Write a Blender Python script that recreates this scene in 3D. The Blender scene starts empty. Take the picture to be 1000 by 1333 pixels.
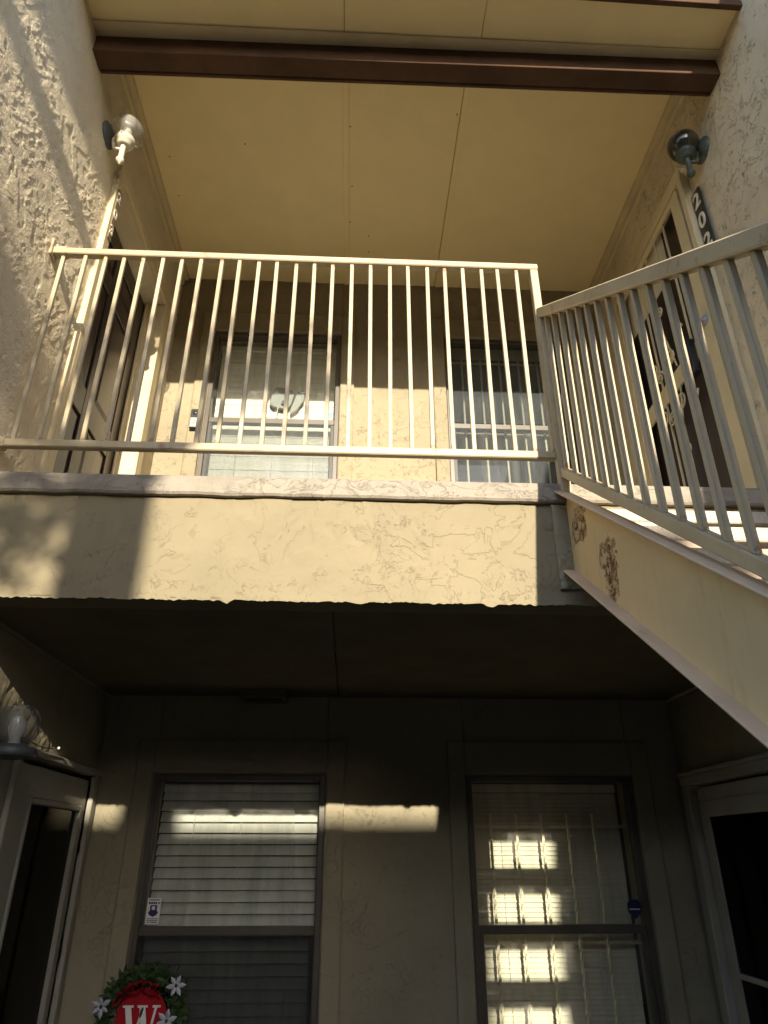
import bpy, bmesh, math, random
import numpy as np
from mathutils import Vector, Matrix
R = math.radians
random.seed(7)
rng = np.random.default_rng(11)
sc = bpy.context.scene
COL = sc.collection

# ------------------------------------------------------------------ camera, light, exposure
cam = bpy.data.cameras.new('camera')
cam.sensor_fit = 'VERTICAL'; cam.sensor_height = 36.0
cam.lens = 36.0 * 893.4 / 1333.0
cam.clip_start = 0.05; cam.clip_end = 2000
cam_o = bpy.data.objects.new('camera', cam); COL.objects.link(cam_o)
cam_o.rotation_euler = (R(90) + 0.4610, 0.0, -0.0455)
sc.camera = cam_o

SUN = Vector((-0.10, 1.0, -0.324)).normalized()          # the way the light travels
sun_el = math.asin(-SUN.z); sun_az = math.atan2(-SUN.x, -SUN.y)
w = bpy.data.worlds.new('World'); sc.world = w; w.use_nodes = True
wn = w.node_tree.nodes; wl = w.node_tree.links
sky = wn.new('ShaderNodeTexSky'); sky.sky_type = 'NISHITA'; sky.sun_disc = False
sky.sun_elevation = sun_el; sky.sun_rotation = sun_az
bg = wn['Background']; bg.inputs['Strength'].default_value = 0.15
sky.dust_density = 1.0; sky.ozone_density = 1.7; sky.air_density = 1.0
wl.new(sky.outputs[0], bg.inputs['Color'])
sl = bpy.data.lights.new('sun', 'SUN'); sl.energy = 3.4; sl.angle = R(0.53); sl.color = (1.0, 0.895, 0.71)
so = bpy.data.objects.new('sun', sl); COL.objects.link(so)
so.rotation_euler = SUN.to_track_quat('-Z', 'Y').to_euler(); so.location = (2, -16, 12)
sc.view_settings.view_transform = 'Standard'; sc.view_settings.look = 'None'
sc.view_settings.exposure = 1.62; sc.view_settings.gamma = 1.0; sc.view_settings.use_curve_mapping = False
sc.cycles.max_bounces = 10; sc.cycles.diffuse_bounces = 6; sc.cycles.glossy_bounces = 4
sc.cycles.transparent_max_bounces = 16; sc.cycles.use_denoising = True

# ------------------------------------------------------------------ object helpers
BASE = {}
def link(o): COL.objects.link(o); return o
def thing(name, label, cat, base=(0, 0, 0), group=None, kind=None):
    o = link(bpy.data.objects.new(name, None)); o.location = base; o.empty_display_size = 0.1
    o['label'] = label; o['category'] = cat
    if group: o['group'] = group
    if kind: o['kind'] = kind
    BASE[o.name] = Vector(base)
    return o
def root_base(p):
    while p.parent: p = p.parent
    return BASE.get(p.name, Vector(p.location))

class MB:
    def __init__(s): s.v = []; s.f = []; s.sm = []
    def add(s, vs, fs, smooth=False):
        n = len(s.v); s.v += [tuple(v) for v in vs]
        s.f += [tuple(i + n for i in f) for f in fs]; s.sm += [smooth] * len(fs); return s
    def box(s, x0, x1, y0, y1, z0, z1):
        return s.add([(x0,y0,z0),(x1,y0,z0),(x1,y1,z0),(x0,y1,z0),(x0,y0,z1),(x1,y0,z1),(x1,y1,z1),(x0,y1,z1)],
              [(0,3,2,1),(4,5,6,7),(0,1,5,4),(1,2,6,5),(2,3,7,6),(3,0,4,7)])
    def bar(s, p0, p1, wd, ht, up=(0,0,1)):
        p0 = Vector(p0); p1 = Vector(p1); d = (p1 - p0).normalized(); up = Vector(up)
        if abs(d.dot(up)) > .99: up = Vector((0,1,0))
        a = d.cross(up).normalized() * wd / 2; b = a.cross(d).normalized() * ht / 2
        vs = [p + i*a + j*b for p in (p0, p1) for i, j in ((-1,-1),(1,-1),(1,1),(-1,1))]
        return s.add(vs, [(0,1,2,3),(7,6,5,4),(0,4,5,1),(1,5,6,2),(2,6,7,3),(3,7,4,0)])
    def tube(s, pts, r, n=8, caps=True):
        pts = [Vector(p) for p in pts]; m = len(pts); rs = r if isinstance(r, (list, tuple)) else [r]*m
        vs = []; fs = []; ref = Vector((0.3, 0.2, 0.93)).normalized()
        for i, p in enumerate(pts):
            d = (pts[min(i+1, m-1)] - pts[max(i-1, 0)]).normalized()
            a = d.cross(ref).normalized(); b = d.cross(a)
            vs += [p + rs[i]*(math.cos(t)*a + math.sin(t)*b) for t in [2*math.pi*k/n for k in range(n)]]
        for i in range(m-1):
            for k in range(n):
                fs.append((i*n+k, i*n+(k+1)%n, (i+1)*n+(k+1)%n, (i+1)*n+k))
        if caps: fs += [tuple(range(n))[::-1], tuple(range((m-1)*n, m*n))]
        return s.add(vs, fs, True)
    def lathe(s, o, prof, n=24, axis=(0,0,1)):
        ax = Vector(axis).normalized(); t = Vector((1,0,0)) if abs(ax.x) < .9 else Vector((0,1,0))
        a = ax.cross(t).normalized(); b = ax.cross(a); o = Vector(o); vs = []; fs = []
        for r, h in prof:
            r = max(r, 1e-4)
            vs += [o + ax*h + r*(math.cos(q)*a + math.sin(q)*b) for q in [2*math.pi*k/n for k in range(n)]]
        for i in range(len(prof)-1):
            for k in range(n): fs.append((i*n+k, i*n+(k+1)%n, (i+1)*n+(k+1)%n, (i+1)*n+k))
        return s.add(vs, fs, True)
    def sphere(s, o, r, n=24, m=14, a0=0.0, a1=math.pi):
        return s.lathe(o, [(r*math.sin(a0+(a1-a0)*i/m), -r*math.cos(a0+(a1-a0)*i/m)) for i in range(m+1)], n)
    def poly(s, pts, off):                                 # closed outline extruded by off
        n = len(pts); off = Vector(off); vs = [Vector(p) for p in pts] + [Vector(p) + off for p in pts]
        return s.add(vs, [tuple(range(n))[::-1], tuple(range(n, 2*n))] + [(i, (i+1)%n, n+(i+1)%n, n+i) for i in range(n)])
    def mesh(s, name, base=(0,0,0), bevel=0.0, seg=1):
        b = Vector(base); me = bpy.data.meshes.new(name)
        me.from_pydata([(v[0]-b.x, v[1]-b.y, v[2]-b.z) for v in s.v], [], s.f)
        me.polygons.foreach_set('use_smooth', s.sm); me.update()
        bm = bmesh.new(); bm.from_mesh(me); bmesh.ops.recalc_face_normals(bm, faces=bm.faces[:])
        if bevel:
            es = [e for e in bm.edges if len(e.link_faces) == 2 and e.calc_face_angle(0) > .6]
            bmesh.ops.bevel(bm, geom=es, offset=bevel, segments=seg, profile=.5, affect='EDGES', clamp_overlap=True)
        bm.to_mesh(me); bm.free()
        return me
def part(name, mb, mat, parent, label=None, bevel=0.0, seg=1, kind=None):
    me = mb.mesh(name, root_base(parent), bevel, seg); me.materials.append(mat)
    o = link(bpy.data.objects.new(name, me)); o.parent = parent
    if label: o['label'] = label
    if kind: o['kind'] = kind
    return o
def single(name, mb, mat, label, cat, base, bevel=0.0, kind=None, group=None):
    me = mb.mesh(name, base, bevel); me.materials.append(mat)
    o = link(bpy.data.objects.new(name, me)); o.location = base
    if label: o['label'] = label
    if cat: o['category'] = cat
    if kind: o['kind'] = kind
    if group: o['group'] = group
    BASE[o.name] = Vector(base)
    return o
def piece(name, me, parent, loc, rot=None, label=None):    # shares its mesh with the others of its kind
    o = link(bpy.data.objects.new(name, me)); o.parent = parent
    o.location = Vector(loc) - root_base(parent)
    if rot: o.rotation_euler = rot
    if label: o['label'] = label
    return o

# ------------------------------------------------------------------ numpy noise for real plaster relief
_perm = rng.permutation(512); _perm = np.concatenate([_perm, _perm])
_ga = rng.uniform(0, 2*np.pi, 512); _gx = np.cos(_ga); _gy = np.sin(_ga)
def pn(x, y):
    xi = np.floor(x).astype(int); yi = np.floor(y).astype(int); xf = x-xi; yf = y-yi
    u = xf**3*(xf*(xf*6-15)+10); v = yf**3*(yf*(yf*6-15)+10)
    def g(i, j):
        h = _perm[(_perm[(xi+i) & 511] + yi + j) & 511]
        return _gx[h]*(xf-i) + _gy[h]*(yf-j)
    a = g(0,0)*(1-u) + g(1,0)*u; b = g(0,1)*(1-u) + g(1,1)*u
    return (a*(1-v) + b*v) * 1.5
def fbm(x, y, o=3):
    t = 0; a = 1.0
    for k in range(o): t = t + a*pn(x*2**k + 17.3*k, y*2**k + 5.1*k); a *= .5
    return t
def sstep(a, b, x):
    t = np.clip((x-a)/(b-a), 0, 1); return t*t*(3-2*t)
def plaster(x, y, rough):
    wx = x + .05*fbm(x*5, y*5, 2); wy = y + .05*fbm(x*5+9, y*5+3, 2)
    n = fbm(wx*6.0, wy*4.0, 3)
    m = sstep(-.15, .25, fbm(x*2.3+40, y*2.3, 2))
    h = .0030*sstep(-.03, .05, n)*m + .0012*fbm(x*14, y*14, 2)
    if rough:
        h = h*.9
        c = sstep(-.15, .25, fbm(x*3.1+11, y*2.2+7, 3))
        h = h + (.45+.55*c)*(.0008*fbm(x*98, y*98, 1) + .0004*np.maximum(pn(x*52, y*52), -.2))
        ca = x*.62+y*.78; cb = -x*.78+y*.62
        d = fbm(ca*9+4, cb*30, 3); e = fbm(x*3.2+31, y*3.2, 2)
        h = h + .0021*sstep(.22, .30, d)*(1-.5*sstep(.30, .7, d))*sstep(-.25, .2, e)      # slanting trowel ridges
        h = h - .0022*sstep(.40, .52, fbm(x*17+2, y*17, 2))
    return h
def wall_panel(mb, ax, c, nrm, u0, u1, z0, z1, res, thick=.22, rough=False, amp=1.0):
    """a piece of wall: rough plaster face at ax = c looking along nrm, with its thickness behind"""
    nu = max(1, int(round((u1-u0)/res))); nz = max(1, int(round((z1-z0)/res)))
    U, Z = np.meshgrid(np.linspace(u0, u1, nu+1), np.linspace(z0, z1, nz+1))
    off = {'X': 0.0, 'Y': 31.0}[ax] + c*7
    H = plaster(U+off, Z, rough)*amp
    D = c + nrm*H
    vs = np.stack([D, U, Z], -1) if ax == 'X' else np.stack([U, D, Z], -1)
    vs = vs.reshape(-1, 3); n1 = nu+1
    i = np.arange(nz)[:, None]*n1 + np.arange(nu)[None, :]; i = i.ravel()
    fs = np.stack([i, i+1, i+n1+1, i+n1], 1)
    n0 = len(mb.v); mb.v += list(map(tuple, vs.tolist()))
    mb.f += list(map(tuple, (fs+n0).tolist())); mb.sm += [True]*len(fs)
    loop = list(range(nu)) + [k*n1+nu for k in range(nz)] + [nz*n1+k for k in range(nu, 0, -1)] + [k*n1 for k in range(nz, 0, -1)]
    nb = len(mb.v); k = 0 if ax == 'X' else 1
    for q in loop:
        p = list(vs[q]); p[k] = c - nrm*thick; mb.v.append(tuple(p))
    L = len(loop)
    for q in range(L):
        mb.f.append((loop[q]+n0, loop[(q+1) % L]+n0, nb+(q+1) % L, nb+q)); mb.sm.append(False)
    mb.f.append(tuple(range(nb, nb+L))); mb.sm.append(False)

# ------------------------------------------------------------------ materials
def newmat(name):
    m = bpy.data.materials.new(name); m.use_nodes = True
    return m, m.node_tree.nodes, m.node_tree.links, m.node_tree.nodes['Principled BSDF']
class G:
    """small node-graph helper"""
    def __init__(s, name): s.m, s.n, s.l, s.b = newmat(name); s.tc = s.n.new('ShaderNodeTexCoord')
    def set(s, sock, v):
        if hasattr(v, 'is_output'): s.l.new(v, sock)
        else: sock.default_value = v
    def noise(s, scale, detail=3, rough=.55, dist=0.0, vec=None, out='Fac'):
        n = s.n.new('ShaderNodeTexNoise'); n.inputs['Scale'].default_value = scale; n.inputs['Detail'].default_value = detail
        n.inputs['Roughness'].default_value = rough; n.inputs['Distortion'].default_value = dist
        s.l.new(vec or s.tc.outputs['Object'], n.inputs['Vector']); return n.outputs[out]
    def scaled(s, sc_):
        n = s.n.new('ShaderNodeMapping'); n.inputs['Scale'].default_value = sc_
        s.l.new(s.tc.outputs['Object'], n.inputs['Vector']); return n.outputs[0]
    def mr(s, v, a, b, c=0.0, d=1.0, smooth=True):
        n = s.n.new('ShaderNodeMapRange'); n.interpolation_type = 'SMOOTHSTEP' if smooth else 'LINEAR'
        for k, q in zip(('From Min','From Max','To Min','To Max'), (a,b,c,d)): n.inputs[k].default_value = q
        s.set(n.inputs['Value'], v); return n.outputs[0]
    def ma(s, op, a, b=0.0, c=None):
        n = s.n.new('ShaderNodeMath'); n.operation = op; s.set(n.inputs[0], a); s.set(n.inputs[1], b)
        if c is not None: s.set(n.inputs[2], c)
        return n.outputs[0]
    def mix(s, f, a, b):
        n = s.n.new('ShaderNodeMix'); n.data_type = 'RGBA'; s.set(n.inputs[0], f)
        for k, q in ((6, a), (7, b)): s.set(n.inputs[k], q if hasattr(q, 'is_output') else (*q, 1.0))
        return n.outputs[2]
    def bump(s, h, dist=.005, strength=1.0):
        n = s.n.new('ShaderNodeBump'); n.inputs['Distance'].default_value = dist; n.inputs['Strength'].default_value = strength
        s.l.new(h, n.inputs['Height']); s.l.new(n.outputs[0], s.b.inputs['Normal'])
    def out(s, col, rough=.6, spec=.4, metal=0.0):
        s.set(s.b.inputs['Base Color'], col if hasattr(col, 'is_output') else (*col, 1.0))
        s.set(s.b.inputs['Roughness'], rough); s.b.inputs['Specular IOR Level'].default_value = spec
        s.b.inputs['Metallic'].default_value = metal; return s.m
def mul(c, k): return tuple(x*k for x in c)

def stucco(name, col, relief=1.0, crack=.5, dirt=.25, grainw=.16, linew=.26):
    g = G(name)
    n = g.noise(7.5, 6, .62, .7); mask = g.mr(g.noise(1.9, 2), .44, .60)
    plate = g.mr(n, .49, .525)
    brk = g.mr(g.noise(16, 3, .6), .47, .56)
    line = g.ma('MULTIPLY', brk, g.ma('SUBTRACT', 1.0, g.mr(g.ma('ABSOLUTE', g.ma('SUBTRACT', n, .507)), .0, .0075)))
    n2 = g.noise(15.0, 5, .62, .9); mask2 = g.mr(g.noise(2.9, 3, .5, 0, g.scaled((1.1, 1.2, 1.3))), .42, .60)
    line2 = g.ma('MULTIPLY', g.mr(g.noise(21, 3, .6), .48, .56), g.ma('SUBTRACT', 1.0, g.mr(g.ma('ABSOLUTE', g.ma('SUBTRACT', n2, .5)), .0, .014)))
    lines = g.ma('MAXIMUM', g.ma('MULTIPLY', line, g.mr(g.noise(2.4, 2), .35, .5)), g.ma('MULTIPLY', line2, mask2))
    grain = g.noise(160 if grainw < .3 else 120, 3, .7); mid = g.noise(34, 3, .6)
    h = g.ma('MULTIPLY', plate, g.ma('MULTIPLY', mask, .55))
    h = g.ma('ADD', h, g.ma('MULTIPLY', mid, .34)); h = g.ma('ADD', h, g.ma('MULTIPLY', grain, grainw))
    h = g.ma('SUBTRACT', h, g.ma('MULTIPLY', lines, linew))
    g.bump(h, .0045*relief, .9)
    c = g.mix(g.mr(g.noise(1.3, 4, .6), .3, .7), mul(col, .88), mul(col, 1.08))
    c = g.mix(g.ma('MULTIPLY', g.mr(g.noise(3.0, 5, .7, .5, g.scaled((1,1,.35))), .5, .75), dirt), c, mul(col, .6))
    c = g.mix(g.ma('MULTIPLY', lines, crack), c, mul(col, .35))
    return g.out(c, .93, .12)
def painted(name, col, rough=.5, rust=0.0, spec=.35, var=.1, rustcol=(.20,.075,.03), bumpd=.0008):
    g = G(name)
    c = g.mix(g.mr(g.noise(5, 4, .6), .3, .7), mul(col, 1-var), mul(col, 1+var))
    n = g.noise(48, 4, .65)
    c = g.mix(g.ma('MULTIPLY', g.mr(n, .55, .75), var*1.6), c, mul(col, .55))
    if rust:
        f = g.ma('MULTIPLY', g.mr(g.noise(14, 5, .7, .4), .60, .70), rust)
        c = g.mix(f, c, rustcol)
    g.bump(g.noise(60, 3), bumpd, .6)
    return g.out(c, rough, spec)

CREAM = (.44, .37, .245)
M = {}
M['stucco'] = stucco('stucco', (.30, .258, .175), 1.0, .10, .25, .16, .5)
M['stucco_ground'] = stucco('stucco_ground_floor', (.31, .272, .188), 1.0, .25)  # on the side walls this darker stucco stands in for shade
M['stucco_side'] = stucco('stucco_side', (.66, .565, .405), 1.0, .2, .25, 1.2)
M['stucco_shade'] = stucco('stucco_right_side', (.64, .54, .375), 1.3, .42, .3, .3, .9)
M['stucco_band'] = stucco('stucco_band', (.240, .204, .133), 1.0, .03, .25)
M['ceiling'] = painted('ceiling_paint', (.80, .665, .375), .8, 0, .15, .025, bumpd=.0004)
M['soffit'] = painted('soffit_shade_paint', (.17, .14, .09), .85, 0, .1, .08)  # soffit colour darkened to stand in for deep shade below the balcony
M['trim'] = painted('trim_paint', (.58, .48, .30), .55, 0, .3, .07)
M['trim_ground'] = painted('ground_floor_door_shade_paint', (.33, .305, .25), .55, 0, .3, .08)  # door trim darkened in colour to imitate the ground floor shade
M['brown'] = painted('brown_timber_paint', (.085, .048, .030), .75, 0, .12, .2)
M['rail'] = painted('rail_paint', (.42, .345, .22), .45, .55, .4, .10)
M['steel'] = painted('stringer_edge_paint', (.60, .45, .315), .5, .25, .35, .12)
M['dark_frame'] = painted('bronze_frame', (.085, .070, .055), .4, 0, .45, .12)
M['sash'] = painted('bronze_sash', (.085, .070, .052), .4, 0, .45, .1)
M['white_vinyl'] = painted('white_vinyl', (.66, .635, .575), .45, 0, .35, .03, bumpd=.0001)
M['cream_vinyl'] = painted('cream_vinyl', (.66, .60, .47), .5, 0, .3, .03, bumpd=.0001)
M['iron_guard'] = painted('guard_paint', (.74, .65, .47), .5, .15, .3, .1)
M['black'] = painted('black_plastic', (.02, .02, .02), .35, 0, .4, .1)
M['dark_room'] = painted('room_paint', (.10, .085, .07), .9, 0, .1, .1)
M['white'] = painted('white_paint', (.78, .76, .72), .5, 0, .3, .04)
M['pale'] = painted('pale_digit_paint', (.72, .66, .52), .5, 0, .3, .06)
M['grey'] = painted('grey_plastic', (.38, .39, .40), .4, 0, .4, .05)
M['navy'] = painted('navy_print', (.02, .03, .12), .5, 0, .3, .1)
M['blue'] = painted('blue_plastic', (.012, .022, .075), .35, 0, .4, .1)
M['red'] = painted('red_felt', (.36, .012, .018), .8, 0, .2, .15)
M['petal'] = painted('petal_cloth', (.50, .50, .56), .7, 0, .2, .08)
M['verdigris'] = painted('verdigris_metal', (.055, .070, .055), .5, .3, .5, .25, (.09, .12, .09))
M['slate_metal'] = painted('slate_metal', (.06, .064, .062), .5, 0, .5, .2)
M['galv'] = painted('galvanised', (.30, .30, .29), .45, 0, .5, .1)
M['tile_roof'] = painted('roof_shingle', (.12, .09, .07), .9, 0, .1, .25)
M['bark'] = painted('bark', (.10, .07, .05), .95, 0, .1, .35, bumpd=.02)

def baluster_paint():
    g = G('baluster_paint'); col = (.42, .345, .22)
    oi = g.n.new('ShaderNodeObjectInfo'); sp = g.n.new('ShaderNodeSeparateXYZ'); g.l.new(g.tc.outputs['Object'], sp.inputs[0])
    ad = g.n.new('ShaderNodeVectorMath'); ad.operation = 'ADD'; g.l.new(g.tc.outputs['Object'], ad.inputs[0])
    cx = g.n.new('ShaderNodeCombineXYZ'); g.l.new(g.ma('MULTIPLY', oi.outputs['Random'], 37.0), cx.inputs[0]); g.l.new(g.ma('MULTIPLY', oi.outputs['Random'], 91.0), cx.inputs[2]); g.l.new(cx.outputs[0], ad.inputs[1])
    v = ad.outputs[0]
    c = g.mix(oi.outputs['Random'], mul(col, .90), mul(col, 1.08))
    c = g.mix(g.mr(g.noise(7, 4, .6, 0, v), .4, .75), c, (.40, .33, .25))
    ends = g.ma('MAXIMUM', g.mr(sp.outputs['Z'], .035, .0), g.mr(sp.outputs['Z'], .87, .905))
    f = g.mr(g.ma('ADD', g.noise(26, 5, .7, .3, v), g.ma('MULTIPLY', ends, .16)), .66, .74)
    c = g.mix(g.ma('MULTIPLY', f, .75), c, (.22, .10, .04))
    g.bump(g.noise(70, 4, .6, 0, v), .0012, .8)
    return g.out(c, .45, .4)
M['baluster'] = baluster_paint()
def concrete(name, col, speck=0.5, crack=0.0, second=None):
    g = G(name)
    c = g.mix(g.mr(g.noise(3, 5, .65), .35, .65), mul(col, .85), mul(col, 1.1))
    if second:                                             # flaked paint over another colour
        f = g.mr(g.noise(5, 6, .65, 1.2, g.scaled((.6, 1, 1.6))), .50, .525)
        c = g.mix(f, c, second)
    sp = g.mr(g.noise(190, 2, .6), .58, .66); c = g.mix(g.ma('MULTIPLY', sp, speck), c, mul(col, .35))
    h = g.ma('ADD', g.ma('MULTIPLY', g.noise(150, 3, .7), .4), g.ma('MULTIPLY', g.noise(20, 4, .6), .5))
    if crack:
        n = g.noise(14, 6, .65, .9, g.scaled((.7, 1, 1.2)))
        ln = g.ma('SUBTRACT', 1.0, g.mr(g.ma('ABSOLUTE', g.ma('SUBTRACT', n, .5)), 0, .016))
        ln = g.ma('MULTIPLY', ln, g.mr(g.noise(2.2, 3), .40, .56))
        c = g.mix(g.ma('MULTIPLY', ln, crack), c, mul(col, .22)); h = g.ma('SUBTRACT', h, g.ma('MULTIPLY', ln, .5))
    g.bump(h, .004, .8)
    return g.out(c, .9, .15)
M['cap'] = concrete('cap_concrete', (.285, .250, .205), .2, .10, (.305, .268, .218))
M['tread'] = concrete('aggregate_concrete', (.50, .44, .36), .75)
M['floor'] = concrete('floor_concrete', (.72, .645, .51), .15)
M['ground'] = concrete('ground_asphalt', (.06, .058, .055), .4, .5)

def web_mat(spots):
    g = G('stringer_web_paint'); col = (.74, .565, .31)
    c = g.mix(g.mr(g.noise(2.5, 4, .6), .3, .7), mul(col, .92), mul(col, 1.06))
    h = g.ma('MULTIPLY', g.noise(40, 3), .06); tot = None
    for (p, r) in spots:
        mp = g.n.new('ShaderNodeMapping'); mp.inputs['Location'].default_value = tuple(-p[k]/r[k] for k in range(3))
        mp.inputs['Scale'].default_value = tuple(1/q for q in r); g.l.new(g.tc.outputs['Object'], mp.inputs['Vector'])
        ln = g.n.new('ShaderNodeVectorMath'); ln.operation = 'LENGTH'; g.l.new(mp.outputs[0], ln.inputs[0])
        f = g.mr(g.ma('ADD', ln.outputs['Value'], g.ma('MULTIPLY', g.ma('SUBTRACT', g.noise(17, 7, .75, .7), .5), 3.6)), 1.0, .78)
        tot = f if tot is None else g.ma('MAXIMUM', tot, f)
    rc = g.mix(g.mr(g.noise(60, 4, .7), .38, .6), (.035, .02, .012), (.34, .15, .045))
    rc = g.mix(g.mr(g.noise(30, 5, .7, .8), .47, .53), rc, (.58, .46, .28))
    st = g.mr(g.noise(5, 4, .65, .2, g.scaled((1, 7, .9))), .56, .74)
    c = g.mix(g.ma('MULTIPLY', st, .28), c, (.40, .27, .14))
    g.bump(g.ma('ADD', h, g.ma('MULTIPLY', tot, g.ma('SUBTRACT', g.noise(45, 5, .7), .9))), .006, 1.0)
    return g.out(g.mix(tot, c, rc), .55, .3)
def wood(name, dark, lite, rough):
    g = G(name); v = g.scaled((6, 6, .5))
    c = g.mix(g.mr(g.noise(6, 5, .6, .6, v), .35, .65), dark, lite)
    g.bump(g.noise(12, 4, .6, .3, v), .001, .5)
    return g.out(c, rough, .55)
M['door_wood'] = wood('door_stain', (.028, .018, .013), (.056, .036, .026), .33)
M['inner_door'] = wood('inner_door_stain', (.014, .009, .007), (.026, .016, .012), .45)

def glass(name, tint=(1, 1, 1), dirt=.06, refl=1.0):
    g = G(name); g.n.remove(g.b); o = g.n['Material Output']
    tr = g.n.new('ShaderNodeBsdfTransparent'); tr.inputs[0].default_value = (*tint, 1)
    gl = g.n.new('ShaderNodeBsdfGlossy'); gl.inputs['Roughness'].default_value = .02
    df = g.n.new('ShaderNodeBsdfDiffuse'); df.inputs[0].default_value = (.55, .53, .48, 1)
    lw = g.n.new('ShaderNodeLayerWeight'); lw.inputs[0].default_value = .5
    fr = g.ma('ADD', g.ma('MULTIPLY', g.ma('POWER', lw.outputs['Facing'], 5.0), .8), .045)
    m1 = g.n.new('ShaderNodeMixShader'); g.l.new(g.ma('MULTIPLY', fr, refl), m1.inputs[0])
    g.l.new(tr.outputs[0], m1.inputs[1]); g.l.new(gl.outputs[0], m1.inputs[2])
    m2 = g.n.new('ShaderNodeMixShader')
    g.l.new(g.ma('MULTIPLY', g.mr(g.noise(4, 5, .65, .3, g.scaled((3, 3, .5))), .35, .75), dirt*2), m2.inputs[0])
    g.l.new(m1.outputs[0], m2.inputs[1]); g.l.new(df.outputs[0], m2.inputs[2])
    g.l.new(m2.outputs[0], o.inputs[0]); return g.m
M['glass'] = glass('window_glass', (.93, .95, .94))
M['glass_dusty'] = glass('dusty_window_glass', (.85, .88, .88), .05)
M['glass_dark'] = glass('storm_glass', (.12, .12, .12), .004, .6)
M['globe'] = glass('clear_globe_glass', (.95, .95, .93), .15, 1.3)
M['globe_frost'] = glass('frosted_globe_glass', (.70, .70, .68), .20)
def screen(name, col, dens):
    g = G(name); o = g.n['Material Output']; g.out(col, .8, .2)
    tr = g.n.new('ShaderNodeBsdfTransparent'); mx = g.n.new('ShaderNodeMixShader'); mx.inputs[0].default_value = dens
    g.l.new(tr.outputs[0], mx.inputs[1]); g.l.new(g.b.outputs[0], mx.inputs[2]); g.l.new(mx.outputs[0], o.inputs[0]); return g.m
M['screen_dark'] = screen('dark_insect_screen', (.03, .033, .036), .42)
M['screen_grey'] = screen('grey_insect_screen', (.11, .125, .135), .20)
def smoky():
    g = G('smoky_globe_glass'); c = g.mix(g.mr(g.noise(9, 4), .35, .65), (.030, .026, .018), (.075, .06, .04))
    return g.out(c, .12, .6)
M['globe_smoky'] = smoky()
def leafm(name, a, b, rough=.6):
    g = G(name); oi = g.n.new('ShaderNodeNewGeometry')
    return g.out(g.mix(oi.outputs['Random Per Island'], a, b), rough, .3)
M['leaf'] = leafm('tree_leaf', (.03, .055, .018), (.09, .12, .04))
M['garland'] = leafm('garland_leaf', (.015, .045, .014), (.07, .11, .035))

GZ = -1.68            # courtyard ground, camera at 0
XL, XR, YB = -1.30, 1.748, 3.82
YF = 2.18             # face of the balcony band
# ------------------------------------------------------------------ setting
single('ground', MB().box(-300, 300, -300, 300, GZ-.3, GZ), M['ground'], None, None, (0, 0, GZ), kind='structure')

bld = thing('apartment_building', 'two storey cream stucco apartment building with a balcony recess between its side walls', 'building', (0, 3.0, GZ))

# left side wall (lit at a very flat angle, so its plaster is real relief)
L = MB()
for (u0, u1, z0, z1, res, ro) in [
    (1.2, 2.56, 1.2, 4.0, .0048, True), (2.56, 3.50, 3.22, 4.0, .014, True),
    (3.50, 4.05, 1.2, 4.0, .014, True), (1.2, 2.18, .745, 1.2, .009, True)]:
    wall_panel(L, 'X', XL, 1, u0, u1, z0, z1, res, rough=ro, amp=.78)
part('wall', L, M['stucco_side'], bld, 'rough sunlit stucco side wall at the left with slanting shadows')
L = MB()
for (u0, u1, z0, z1, res) in [(1.2, 2.1, GZ, .745, .012), (2.1, 4.05, .345, .745, .007), (2.18, 4.05, .745, 1.2, .03), (2.80, 2.90, GZ, .345, .02), (3.745, 4.05, GZ, .345, .02)]:
    wall_panel(L, 'X', XL, 1, u0, u1, z0, z1, res, rough=True)
part('wall', L, M['stucco_ground'], bld, 'stucco side wall, darkened in colour for shade, above the ground floor storm door beside the wreath')  # lower part of the same wall, shade put into its darker colour
Rw = MB()
for (u0, u1, z0, z1, res) in [
    (1.0, 2.53, .745, 4.0, .014), (2.53, 3.40, 3.25, 4.0, .016), (2.53, 3.40, .745, 1.2, .03), (3.40, 4.05, .745, 4.0, .016)]:
    wall_panel(Rw, 'X', XR, -1, u0, u1, z0, z1, res, rough=False)
part('wall', Rw, M['stucco_shade'], bld, 'shaded stucco side wall at the right beside the stairs')
Rw = MB()
for (u0, u1, z0, z1, res) in [(1.0, 2.85, GZ, .745, .03), (2.85, 3.69, .31, .745, .014), (3.69, 4.05, GZ, .745, .014)]:
    wall_panel(Rw, 'X', XR, -1, u0, u1, z0, z1, res, rough=False)
part('wall', Rw, M['stucco_ground'], bld, 'stucco side wall under the stairs, shade put into its colour')  # again the same wall, its darker colour imitates shade
M['added_siding'] = painted('dark_siding_paint', (.075, .050, .035), .8, 0, .15, .2)
for x, s, ya, yb in ((XL, 1, .90, 1.195), (XR, -1, -3.0, .995)):       # unseen run of the walls, dark boards added to cut bounced light
    q = MB(); q.box(*sorted((x-s*.03, x-s*.22)), ya, yb, GZ, 4.0)
    for k in range(28):
        z = GZ + .2*k; q.add([(x-s*.03, ya, z), (x-s*.03, yb, z), (x-s*.002, yb, z+.001), (x-s*.002, ya, z+.001), (x-s*.03, ya, z+.199), (x-s*.03, yb, z+.199), (x-s*.022, yb, z+.199), (x-s*.022, ya, z+.199)], [(0,1,2,3), (3,2,6,7), (7,6,5,4), (0,3,7,4), (1,5,6,2)])
    part('added_siding', q, M['added_siding'], bld)
B = MB(); WX = [(-1.012, -.128), (.602, 1.482)]; WZ = [(-1.09, .363), (1.84, 3.29)]
for a, b in ((-1.5, WX[0][0]), (WX[0][1], WX[1][0]), (WX[1][1], 1.95)): wall_panel(B, 'Y', YB, -1, a, b, 1.0, 4.0, .014, .06)
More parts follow.
